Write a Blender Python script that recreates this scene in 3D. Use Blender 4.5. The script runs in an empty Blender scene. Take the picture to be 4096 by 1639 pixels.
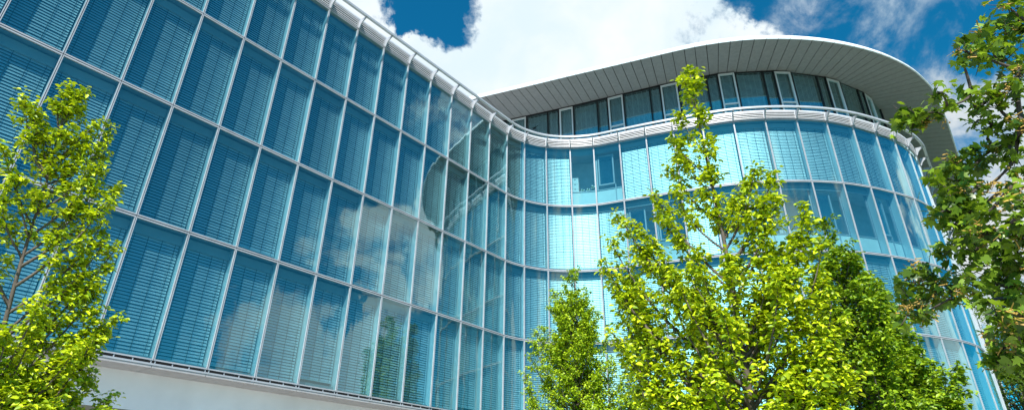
import bpy, math, random
import numpy as np
from mathutils import Vector, Matrix
rng = np.random.default_rng(7)
random.seed(7)
SC = bpy.context.scene
COL = SC.collection

# ------------------------------------------------------------------ camera
CAMZ = 1.6
FPX, PITCH, ROLL = 2361.855, math.radians(26.94072), math.radians(0.70362)
_r = Vector((1, 0, 0)); _u = Vector((0, -math.sin(PITCH), math.cos(PITCH))); _f = Vector((0, math.cos(PITCH), math.sin(PITCH)))
CR = math.cos(ROLL) * _r + math.sin(ROLL) * _u
CU = -math.sin(ROLL) * _r + math.cos(ROLL) * _u
CF = _f
cam = bpy.data.cameras.new("camera"); camo = bpy.data.objects.new("camera", cam); COL.objects.link(camo)
M = Matrix.Identity(4)
for i in range(3):
    M[i][0] = CR[i]; M[i][1] = CU[i]; M[i][2] = -CF[i]
M[2][3] = CAMZ
camo.matrix_world = M
cam.sensor_fit = 'HORIZONTAL'; cam.sensor_width = 36.0; cam.lens = FPX / 4096 * 36.0
cam.clip_end = 3000; cam.clip_start = 0.05
SC.camera = camo


def ray(x, y):                       # direction seen at a point of the 4096 px wide photograph
    return CR * ((x - 2048) / FPX) + CU * ((819.5 - y) / FPX) + CF


def at_z(x, y, z):                   # where that ray meets the height z
    d = ray(x, y); s = (z - CAMZ) / d.z
    return Vector((d.x * s, d.y * s, z))


def at_dist(x, y, dist):             # where that ray is dist metres away (horizontally)
    d = ray(x, y); s = dist / math.hypot(d.x, d.y)
    return Vector((d.x * s, d.y * s, CAMZ + d.z * s))


# ------------------------------------------------------------------ exposure, sky, sun
SC.view_settings.view_transform = 'Standard'
SC.view_settings.look = 'None'
SC.view_settings.gamma = 1
SC.view_settings.exposure = 0.72
SC.render.engine = 'CYCLES'
SC.cycles.max_bounces = 10
SC.cycles.transparent_max_bounces = 16
SC.cycles.glossy_bounces = 4
SC.cycles.diffuse_bounces = 4
SUN_EL = math.radians(48); SUN_AZ = math.radians(189.5)     # clockwise from +Y: the sun stands behind the viewer
sun_dir = Vector((math.sin(SUN_AZ) * math.cos(SUN_EL), math.cos(SUN_AZ) * math.cos(SUN_EL), math.sin(SUN_EL)))

world = bpy.data.worlds.new("World"); SC.world = world; world.use_nodes = True
wt = world.node_tree; wt.nodes.clear()


def N(t, typ, **kw):
    n = t.nodes.new(typ)
    for k, v in kw.items():
        setattr(n, k, v)
    return n


def math_node(t, op, a, b=None, c=None, clamp=False):
    n = N(t, 'ShaderNodeMath', operation=op); n.use_clamp = clamp
    for i, v in enumerate((a, b, c)):
        if v is None: continue
        if isinstance(v, (int, float)): n.inputs[i].default_value = v
        else: t.links.new(v, n.inputs[i])
    return n.outputs[0]


def build_world():
    t = wt; L = t.links.new
    out = N(t, 'ShaderNodeOutputWorld'); bg = N(t, 'ShaderNodeBackground'); bg.inputs[1].default_value = 0.074
    L(bg.outputs[0], out.inputs[0])
    sky = N(t, 'ShaderNodeTexSky', sky_type='NISHITA'); sky.sun_disc = False
    sky.sun_elevation = SUN_EL; sky.sun_rotation = SUN_AZ
    sky.air_density = 1.0; sky.dust_density = 0.3; sky.ozone_density = 3.0
    tc = N(t, 'ShaderNodeTexCoord')
    nrm = N(t, 'ShaderNodeVectorMath', operation='NORMALIZE'); L(tc.outputs['Generated'], nrm.inputs[0])
    D = nrm.outputs[0]
    tint = N(t, 'ShaderNodeMix', data_type='RGBA', blend_type='MULTIPLY'); tint.inputs[0].default_value = 1
    L(sky.outputs[0], tint.inputs[6]); tint.inputs[7].default_value = (0.06, 0.98, 1.20, 1)
    # clouds stand at fixed directions of the sky: soft lobes broken up by turbulence
    wn = N(t, 'ShaderNodeTexNoise'); wn.inputs['Scale'].default_value = 7.0; wn.inputs['Detail'].default_value = 9; wn.inputs['Roughness'].default_value = 0.6; L(D, wn.inputs[0])
    wo = N(t, 'ShaderNodeVectorMath', operation='SUBTRACT'); L(wn.outputs[1], wo.inputs[0]); wo.inputs[1].default_value = (.5, .5, .5)
    wm = N(t, 'ShaderNodeVectorMath', operation='MULTIPLY_ADD'); L(wo.outputs[0], wm.inputs[0]); wm.inputs[1].default_value = (.30, .30, .30); L(D, wm.inputs[2])
    wz = N(t, 'ShaderNodeVectorMath', operation='NORMALIZE'); L(wm.outputs[0], wz.inputs[0]); DW = wz.outputs[0]
    nf = Vector((math.sin(math.radians(50.97675)), -math.cos(math.radians(50.97675)), 0))
    def lobes(lst, mirrored=False):
        acc = None
        for (x, y, rad, w) in lst:
            c = ray(x, y).normalized()
            if mirrored: c = c - nf * (2 * c.dot(nf))        # part of the sky seen mirrored in the straight facade
            dp = N(t, 'ShaderNodeVectorMath', operation='DOT_PRODUCT'); L(DW, dp.inputs[0]); dp.inputs[1].default_value = c
            mr = N(t, 'ShaderNodeMapRange', interpolation_type='SMOOTHSTEP')
            mr.inputs[1].default_value = math.cos(math.radians(rad)); mr.inputs[2].default_value = math.cos(math.radians(rad * 0.25))
            mr.inputs[3].default_value = 0; mr.inputs[4].default_value = w
            L(dp.outputs['Value'], mr.inputs[0])
            acc = mr.outputs[0] if acc is None else math_node(t, 'ADD' if w < 0 else 'MAXIMUM', acc, mr.outputs[0])
        return acc
    def noise(scale, detail, rough, dist, off=(0, 0, 0), sc=(1, 1, 1)):
        mp = N(t, 'ShaderNodeMapping'); mp.inputs[1].default_value = off; mp.inputs[3].default_value = sc; L(D, mp.inputs[0])
        n = N(t, 'ShaderNodeTexNoise'); n.inputs['Scale'].default_value = scale; n.inputs['Detail'].default_value = detail
        n.inputs['Roughness'].default_value = rough; n.inputs['Distortion'].default_value = dist; L(mp.outputs[0], n.inputs[0])
        return n.outputs[0]
    n1 = noise(9.5, 15, 0.62, 0.5)
    n2 = noise(2.6, 4, 0.5, 0.0, (3.1, 1.7, 0.4))
    base = lobes([(2300, 120, 16, 1.7), (1950, 60, 11, 1.4), (2050, 320, 12, 1.7), (2650, 240, 9, 1.2), (1380, -80, 11, 1.1), (1480, 20, 6, 1.1), (1620, 240, 7.5, 1.15), (1700, 340, 6, 1.1),
                  (2990, 330, 6.5, 0.62), (3980, 800, 14, 0.95), (3960, 480, 6.5, 1.0), (3250, -30, 6, 0.22), (2700, 20, 5, 0.35), (3720, 130, 8.0, 0.27)])
    hole = lobes([(1730, 0, 5.0, -1.0)]); hole2 = lobes([(1785, 130, 4.2, -0.95), (1700, 120, 3.0, -0.6)])
    # elsewhere in the sky (only seen mirrored) broken cumulus
    gen = N(t, 'ShaderNodeMapRange', interpolation_type='SMOOTHSTEP'); L(n2, gen.inputs[0])
    gen.inputs[1].default_value = 0.46; gen.inputs[2].default_value = 0.60; gen.inputs[4].default_value = 0.85
    dpv = N(t, 'ShaderNodeVectorMath', operation='DOT_PRODUCT'); L(D, dpv.inputs[0]); dpv.inputs[1].default_value = ray(2500, 300).normalized()
    away = N(t, 'ShaderNodeMapRange'); L(dpv.outputs['Value'], away.inputs[0])
    away.inputs[1].default_value = math.cos(math.radians(44)); away.inputs[2].default_value = math.cos(math.radians(58))
    sx = N(t, 'ShaderNodeSeparateXYZ'); L(D, sx.inputs[0])
    low = N(t, 'ShaderNodeMapRange', interpolation_type='SMOOTHSTEP'); L(sx.outputs[2], low.inputs[0])
    low.inputs[1].default_value = 0.62; low.inputs[2].default_value = 0.36
    beh = N(t, 'ShaderNodeMapRange'); L(sx.outputs[1], beh.inputs[0]); beh.inputs[1].default_value = -0.45; beh.inputs[2].default_value = -0.7
    genm = math_node(t, 'MULTIPLY', math_node(t, 'MULTIPLY', gen.outputs[0], beh.outputs[0]), low.outputs[0])
    genm = math_node(t, 'MAXIMUM', genm, lobes([(1290, 1500, 5.5, 1.1), (1120, 1480, 5, 0.9), (1400, 1310, 3.2, 1.0), (1420, 1480, 5, 1.15), (1140, 1290, 3.4, 0.8), (960, 1430, 5, 0.62), (800, 1250, 3.5, 0.45),
        (1490, 960, 4.5, 0.85), (1550, 1150, 4, 0.6), (1760, 1000, 6, 0.8), (1850, 480, 4, 0.5), (1350, 900, 3, 0.4)], True))
    base = math_node(t, 'MAXIMUM', base, genm)
    pres = math_node(t, 'MULTIPLY', base, 2.5, clamp=True)
    base = math_node(t, 'ADD', base, math_node(t, 'MINIMUM', hole, hole2))
    s = math_node(t, 'MULTIPLY_ADD', n1, 3.6, -1.8)
    dens = math_node(t, 'ADD', base, math_node(t, 'MULTIPLY', s, pres))
    cov = N(t, 'ShaderNodeMapRange', interpolation_type='SMOOTHSTEP'); L(dens, cov.inputs[0])
    cov.inputs[1].default_value = 0.10; cov.inputs[2].default_value = 0.95
    # cloud body: white with pale blue-grey hollows
    n3 = noise(4.0, 6, 0.55, 0.2, (7, 2, 5))
    shade = N(t, 'ShaderNodeMapRange', interpolation_type='SMOOTHSTEP'); L(n3, shade.inputs[0])
    shade.inputs[1].default_value = 0.35; shade.inputs[2].default_value = 0.62
    dp2 = N(t, 'ShaderNodeVectorMath', operation='DOT_PRODUCT'); L(D, dp2.inputs[0]); dp2.inputs[1].default_value = ray(4000, 760).normalized()
    grey = N(t, 'ShaderNodeMapRange', interpolation_type='SMOOTHSTEP'); L(dp2.outputs['Value'], grey.inputs[0])
    grey.inputs[1].default_value = math.cos(math.radians(20)); grey.inputs[2].default_value = math.cos(math.radians(7))
    grey.inputs[3].default_value = 1.0; grey.inputs[4].default_value = 0.78
    cc = N(t, 'ShaderNodeMix', data_type='RGBA'); L(shade.outputs[0], cc.inputs[0])
    cc.inputs[6].default_value = (6.6, 7.8, 8.4, 1); cc.inputs[7].default_value = (8.4, 8.7, 8.9, 1)
    cs = N(t, 'ShaderNodeVectorMath', operation='SCALE'); L(cc.outputs[2], cs.inputs[0]); L(grey.outputs[0], cs.inputs[3])
    mix = N(t, 'ShaderNodeMix', data_type='RGBA'); L(cov.outputs[0], mix.inputs[0]); L(tint.outputs[2], mix.inputs[6]); L(cs.outputs[0], mix.inputs[7])
    L(mix.outputs[2], bg.inputs[0])


build_world()
sl = bpy.data.lights.new("sun", 'SUN'); sl.energy = 5.0; sl.angle = math.radians(0.53); sl.color = (1.0, 0.955, 0.88)
so = bpy.data.objects.new("sun", sl); COL.objects.link(so)
so.rotation_euler = sun_dir.to_track_quat('Z', 'Y').to_euler(); so.location = (0, -20, 40)

# ------------------------------------------------------------------ materials
MAT = {}


def principled(name, col, rough=0.5, metal=0.0, noise_amt=0.0, noise_scale=3.0, bump=0.0, bump_scale=40, spec=None, coord='Object', stretch=(1, 1, 1)):
    m = bpy.data.materials.new(name); m.use_nodes = True; t = m.node_tree; L = t.links.new
    b = t.nodes['Principled BSDF']; b.inputs['Roughness'].default_value = rough; b.inputs['Metallic'].default_value = metal
    if spec is not None: b.inputs['Specular IOR Level'].default_value = spec
    tc = N(t, 'ShaderNodeTexCoord'); mp = N(t, 'ShaderNodeMapping'); mp.inputs[3].default_value = stretch; L(tc.outputs[coord], mp.inputs[0])
    n = N(t, 'ShaderNodeTexNoise'); n.inputs['Scale'].default_value = noise_scale; n.inputs['Detail'].default_value = 6; L(mp.outputs[0], n.inputs[0])
    r = N(t, 'ShaderNodeMapRange'); L(n.outputs[0], r.inputs[0]); r.inputs[1].default_value = 0.3; r.inputs[2].default_value = 0.7
    r.inputs[3].default_value = 1 - noise_amt; r.inputs[4].default_value = 1 + noise_amt * 0.4
    v = N(t, 'ShaderNodeVectorMath', operation='SCALE'); v.inputs[0].default_value = col[:3]; L(r.outputs[0], v.inputs[3])
    L(v.outputs[0], b.inputs['Base Color'])
    if bump:
        n2 = N(t, 'ShaderNodeTexNoise'); n2.inputs['Scale'].default_value = bump_scale; n2.inputs['Detail'].default_value = 4; L(mp.outputs[0], n2.inputs[0])
        bp = N(t, 'ShaderNodeBump'); bp.inputs['Strength'].default_value = bump; bp.inputs['Distance'].default_value = 0.02
        L(n2.outputs[0], bp.inputs['Height']); L(bp.outputs[0], b.inputs['Normal'])
    MAT[name] = m
    return m


def glass_mat(name, tcol, f0=0.08, wav=0.012, rough=0.0, wscale=1.1, gain=1.0):
    m = bpy.data.materials.new(name); m.use_nodes = True; t = m.node_tree; L = t.links.new; t.nodes.clear()
    out = N(t, 'ShaderNodeOutputMaterial'); mx = N(t, 'ShaderNodeMixShader'); tr = N(t, 'ShaderNodeBsdfTransparent'); gl = N(t, 'ShaderNodeBsdfGlossy')
    tr.inputs[0].default_value = (*tcol, 1); gl.inputs['Roughness'].default_value = rough; gl.inputs[0].default_value = (0.72, 1.0, 1.0, 1)
    tc = N(t, 'ShaderNodeTexCoord'); mp = N(t, 'ShaderNodeMapping'); mp.inputs[3].default_value = (1.0, 1.0, 0.45); L(tc.outputs['Object'], mp.inputs[0])
    oi = N(t, 'ShaderNodeObjectInfo'); of = N(t, 'ShaderNodeVectorMath', operation='SCALE'); of.inputs[0].default_value = (37, 11, 23); L(oi.outputs['Random'], of.inputs[3]); L(of.outputs[0], mp.inputs[1])
    tv = N(t, 'ShaderNodeMapRange'); L(oi.outputs['Random'], tv.inputs[0]); tv.inputs[3].default_value = 0.91; tv.inputs[4].default_value = 1.0
    ts = N(t, 'ShaderNodeVectorMath', operation='SCALE'); ts.inputs[0].default_value = tcol; L(tv.outputs[0], ts.inputs[3]); L(ts.outputs[0], tr.inputs[0])
    n = N(t, 'ShaderNodeTexNoise'); n.inputs['Scale'].default_value = wscale; n.inputs['Detail'].default_value = 2.5; L(mp.outputs[0], n.inputs[0])
    bp = N(t, 'ShaderNodeBump'); bp.inputs['Strength'].default_value = 1.0; bp.inputs['Distance'].default_value = wav; L(n.outputs[0], bp.inputs['Height'])
    wh = N(t, 'ShaderNodeTexWhiteNoise', noise_dimensions='1D'); L(oi.outputs['Random'], wh.inputs['W'])
    w0 = N(t, 'ShaderNodeVectorMath', operation='SUBTRACT'); L(wh.outputs['Color'], w0.inputs[0]); w0.inputs[1].default_value = (.5, .5, .5)
    w1 = N(t, 'ShaderNodeVectorMath', operation='MULTIPLY_ADD'); L(w0.outputs[0], w1.inputs[0]); w1.inputs[1].default_value = (.016, .016, .016); L(bp.outputs[0], w1.inputs[2])
    w2 = N(t, 'ShaderNodeVectorMath', operation='NORMALIZE'); L(w1.outputs[0], w2.inputs[0]); L(w2.outputs[0], gl.inputs['Normal'])
    lw = N(t, 'ShaderNodeLayerWeight'); lw.inputs[0].default_value = 0.5
    p = math_node(t, 'POWER', lw.outputs['Facing'], 2.05)
    fac = math_node(t, 'MULTIPLY_ADD', p, (1 - f0) * gain, f0, clamp=True)
    L(fac, mx.inputs[0]); L(tr.outputs[0], mx.inputs[1]); L(gl.outputs[0], mx.inputs[2]); L(mx.outputs[0], out.inputs[0])
    MAT[name] = m
    return m


TINT = (0.50, 0.76, 0.80)
glass_mat('tinted_glass', TINT, 0.14, 0.005)
glass_mat('room_glass', (0.62, 0.84, 0.90), 0.16, 0.004)
principled('blind_metal', (0.80, 0.83, 0.85), 0.56, 0.95, 0.05, 0.8)
principled('blind_cord', (0.03, 0.05, 0.06), 0.8)
principled('headbox', (0.30, 0.35, 0.38), 0.5, 0.1, 0.08)
principled('frame_white', (0.43, 0.45, 0.49), 0.40, 0.15, 0.14, 2.2, 0.05)
principled('joint_dark', (0.05, 0.035, 0.035), 0.8)
principled('fin', (0.66, 0.76, 0.80), 0.35, 0.1, 0.10, 2.5, 0.15, 30, stretch=(1, 1, 0.25))
principled('louvre', (0.66, 0.67, 0.70), 0.42, 0.15, 0.08)
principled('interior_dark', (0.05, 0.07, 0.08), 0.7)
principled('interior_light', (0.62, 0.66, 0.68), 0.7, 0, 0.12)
principled('spandrel', (0.72, 0.77, 0.78), 0.45, 0, 0.06)
principled('slab', (0.35, 0.36, 0.36), 0.8, 0, 0.1)
principled('soffit', (0.31, 0.32, 0.335), 0.6, 0.0, 0.10, 6, 0.06, 120, spec=0.2)
principled('soffit_joint', (0.03, 0.03, 0.035), 0.8)
principled('fascia', (0.82, 0.85, 0.88), 0.45, 0.1, 0.08, 3)
principled('roofing', (0.45, 0.46, 0.47), 0.7, 0, 0.15)
principled('upper_frame', (0.62, 0.65, 0.68), 0.4, 0.2, 0.05)
principled('upper_dark', (0.015, 0.017, 0.02), 0.4, 0.3)
principled('upper_blind', (0.72, 0.86, 0.90), 0.6, 0.1, 0.1)
principled('upper_cord', (0.62, 0.68, 0.70), 0.6)
principled('render_white', (0.86, 0.88, 0.92), 0.85, 0, 0.10, 0.9, 0.10, 60)
principled('ledge_grey', (0.42, 0.41, 0.42), 0.6, 0.1, 0.12, 5)
principled('recess', (0.30, 0.24, 0.17), 0.8, 0, 0.1)
principled('paving', (0.42, 0.40, 0.37), 0.9, 0, 0.2, 0.8, 0.2)
principled('added_dark_grass', (0.06, 0.10, 0.03), 0.9, 0, 0.3, 1.5, 0.3)  # dark colour of the added ground sheet that lowers bounce at the right
principled('bark', (0.11, 0.09, 0.07), 0.85, 0, 0.35, 12, 0.6, 30, stretch=(1, 1, 0.3))
principled('maple_bark', (0.07, 0.055, 0.045), 0.85, 0, 0.35, 12, 0.6, 30)
principled('decal', (0.01, 0.012, 0.015), 0.6)
principled('box_white', (0.80, 0.80, 0.80), 0.7)
principled('petal', (0.85, 0.82, 0.80), 0.6)
principled('stem_green', (0.08, 0.16, 0.04), 0.6)
principled('seed', (0.42, 0.27, 0.05), 0.6, 0, 0.4, 6)
principled('steel', (0.62, 0.63, 0.65), 0.3, 0.8)


def leaf_mat(name, c1, c2, trans, gloss=0.45, tw=0.42):
    m = bpy.data.materials.new(name); m.use_nodes = True; t = m.node_tree; L = t.links.new; t.nodes.clear()
    out = N(t, 'ShaderNodeOutputMaterial'); b = N(t, 'ShaderNodeBsdfPrincipled'); tr = N(t, 'ShaderNodeBsdfTranslucent'); mx = N(t, 'ShaderNodeMixShader')
    at = N(t, 'ShaderNodeAttribute'); at.attribute_name = 'tone'
    cr = N(t, 'ShaderNodeMix', data_type='RGBA'); L(at.outputs['Fac'], cr.inputs[0]); cr.inputs[6].default_value = (*c1, 1); cr.inputs[7].default_value = (*c2, 1)
    L(cr.outputs[2], b.inputs['Base Color']); b.inputs['Roughness'].default_value = gloss
    b.inputs['Specular IOR Level'].default_value = 0.35
    tm = N(t, 'ShaderNodeMix', data_type='RGBA', blend_type='MULTIPLY'); tm.inputs[0].default_value = 1; L(cr.outputs[2], tm.inputs[6]); tm.inputs[7].default_value = (*trans, 1)
    L(tm.outputs[2], tr.inputs[0]); mx.inputs[0].default_value = tw
    L(b.outputs[0], mx.inputs[1]); L(tr.outputs[0], mx.inputs[2]); L(mx.outputs[0], out.inputs[0]); MAT[name] = m


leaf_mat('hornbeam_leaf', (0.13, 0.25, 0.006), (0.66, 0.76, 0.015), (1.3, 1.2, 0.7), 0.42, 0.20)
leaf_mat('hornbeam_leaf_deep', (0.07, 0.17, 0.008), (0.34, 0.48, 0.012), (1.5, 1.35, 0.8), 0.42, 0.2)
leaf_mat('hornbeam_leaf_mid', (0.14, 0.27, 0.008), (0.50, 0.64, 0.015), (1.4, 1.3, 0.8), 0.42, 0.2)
leaf_mat('maple_leaf', (0.03, 0.08, 0.010), (0.25, 0.39, 0.025), (1.5, 1.4, 0.7), 0.36, 0.3)
leaf_mat('far_leaf', (0.06, 0.12, 0.015), (0.17, 0.26, 0.03), (1.4, 1.3, 0.8))


# ------------------------------------------------------------------ mesh helpers
class MB:
    def __init__(s): s.v = []; s.f = []; s.m = []; s.mats = []
    def mi(s, name):
        if name not in s.mats: s.mats.append(name)
        return s.mats.index(name)
    def add(s, vs, fs, mat):
        o = len(s.v); s.v.extend(vs); i = s.mi(mat)
        for f in fs: s.f.append([o + k for k in f]); s.m.append(i)
    def box(s, c, sz, mat, ax=None):
        ax = ax or (Vector((1, 0, 0)), Vector((0, 1, 0)), Vector((0, 0, 1))); c = Vector(c)
        vs = [c + ax[0] * (sz[0] / 2 * a) + ax[1] * (sz[1] / 2 * b) + ax[2] * (sz[2] / 2 * d) for a in (-1, 1) for b in (-1, 1) for d in (-1, 1)]
        s.add(vs, [(0, 1, 3, 2), (4, 6, 7, 5), (0, 4, 5, 1), (2, 3, 7, 6), (0, 2, 6, 4), (1, 5, 7, 3)], mat)
    def tube(s, pts, rads, mat, n=5):
        o = len(s.v); i = s.mi(mat); P = [Vector(p) for p in pts]
        for k, p in enumerate(P):
            d = (P[min(k + 1, len(P) - 1)] - P[max(k - 1, 0)]).normalized()
            a = d.orthogonal().normalized(); b = d.cross(a)
            for j in range(n):
                th = 2 * math.pi * j / n; s.v.append(p + (a * math.cos(th) + b * math.sin(th)) * rads[k])
        for k in range(len(P) - 1):
            for j in range(n):
                a0 = o + k * n + j; a1 = o + k * n + (j + 1) % n
                s.f.append([a0, a1, a1 + n, a0 + n]); s.m.append(i)
    def build(s, name, parent=None, smooth=False):
        me = bpy.data.meshes.new(name); me.from_pydata([tuple(v) for v in s.v], [], s.f)
        for m in s.mats: me.materials.append(MAT[m])
        me.polygons.foreach_set('material_index', s.m)
        if smooth: me.polygons.foreach_set('use_smooth', [True] * len(s.f))
        me.update()
        ob = bpy.data.objects.new(name, me); COL.objects.link(ob)
        if parent is not None: ob.parent = parent
        return ob


def empty(name, label, cat, loc=(0, 0, 0), group=None):
    o = bpy.data.objects.new(name, None); COL.objects.link(o); o.location = loc; o['label'] = label; o['category'] = cat
    if group: o['group'] = group
    return o


def tag(o, label, cat, group=None):
    o['label'] = label; o['category'] = cat
    if group: o['group'] = group
    return o


def at_origin(ob, par):   # world-space mesh under a moved empty
    ob.parent = par; ob.matrix_parent_inverse = Matrix.Translation(-Vector(par.location))


# ------------------------------------------------------------------ plan of the facade
ANG = math.radians(50.97675); T = Vector((math.cos(ANG), math.sin(ANG)))
P8 = Vector((-0.30047, 26.15877)); BAY = 1.4
NODES = {}
for c in range(-9, 9): NODES[c] = P8 + T * ((c - 8) * BAY)
for c, p in {9: (.63, 26.90), 10: (1.82, 27.38), 11: (3.14, 27.48), 12: (4.41, 27.28), 13: (5.73, 26.76), 14: (7.05, 26.22), 15: (8.37, 25.72), 16: (9.75, 25.22),
             17: (11.2, 24.80), 18: (12.72, 24.58), 19: (14.29, 24.54), 20: (15.86, 24.68), 21: (17.37, 25.05), 22: (18.83, 25.58), 23: (20.14, 26.16), 24: (21.30, 26.90),
             25: (22.31, 27.80), 26: (23.21, 28.88)}.items(): NODES[c] = Vector(p)
FARD = Vector((math.cos(math.radians(50.2)), math.sin(math.radians(50.2))))
CMAX = 39
for c in range(27, CMAX + 2): NODES[c] = NODES[c - 1] + FARD * 1.42
CMIN = -9


def plan(c):
    if c <= 8: return P8 + T * ((c - 8) * BAY)
    i = min(int(math.floor(c)), CMAX); u = c - i
    p0, p1, p2 = NODES[i - 1], NODES[i], NODES[i + 1]; p3 = NODES.get(i + 2, p2 + (p2 - p1))
    return 0.5 * ((2 * p1) + (p2 - p0) * u + (2 * p0 - 5 * p1 + 4 * p2 - p3) * u * u + (3 * p1 - p0 - 3 * p2 + p3) * u ** 3)


def tangent(c):
    if c <= 7.99: return T
    return (plan(c + 0.02) - plan(c - 0.02)).normalized()


def G(c, d, z):           # c along the facade in bays, d metres inward, z height above the ground
    p = plan(c); t = tangent(c)
    return Vector((p.x - t.y * d, p.y + t.x * d, z))


def blen(c): return (NODES[c + 1] - NODES[c]).length


HS = [h + CAMZ for h in (17.4967, 13.9403, 10.3464, 6.7574, 3.1810)]


def nsub(c): return 1 if c < 8 else (4 if c < 26 else 1)


def slab(mb, c0, c1, d0, d1, z0, z1, mat, n=1, ends=True, d0b=None, d1b=None):
    # solid following the facade; d0/d1 at z0, optionally other depths at z1
    d0b = d0 if d0b is None else d0b; d1b = d1 if d1b is None else d1b
    vs = []; fs = []
    for k in range(n + 1):
        c = c0 + (c1 - c0) * k / n
        vs += [G(c, d0, z0), G(c, d1, z0), G(c, d1b, z1), G(c, d0b, z1)]
    for k in range(n):
        a = 4 * k; b = a + 4
        for j in range(4):
            j2 = (j + 1) % 4
            fs.append((a + j, a + j2, b + j2, b + j))
    if ends: fs.append((3, 2, 1, 0)); e = 4 * n; fs.append((e, e + 1, e + 2, e + 3))
    mb.add(vs, fs, mat)


# ------------------------------------------------------------------ the building
office = empty('office_building', 'curved glass office building with white blinds and a sweeping overhanging roof', 'building', (0, 26, 0))
def part(mb, name, parent=None, smooth=False, label=None):
    o = mb.build(name, None, smooth)
    at_origin(o, office) if parent is None else setattr(o, 'parent', parent)
    if label: o['label'] = label
    return o


OPEN = {(0, 11): 'boxes', (0, 12): 'window', (1, 13): 'window', (1, 14): 'window', (1, 16): 'plain'}
for cc in range(17, 25): OPEN[(1, cc)] = 'window' if cc % 2 else 'plain'
SLAT_PITCH = 0.088


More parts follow.
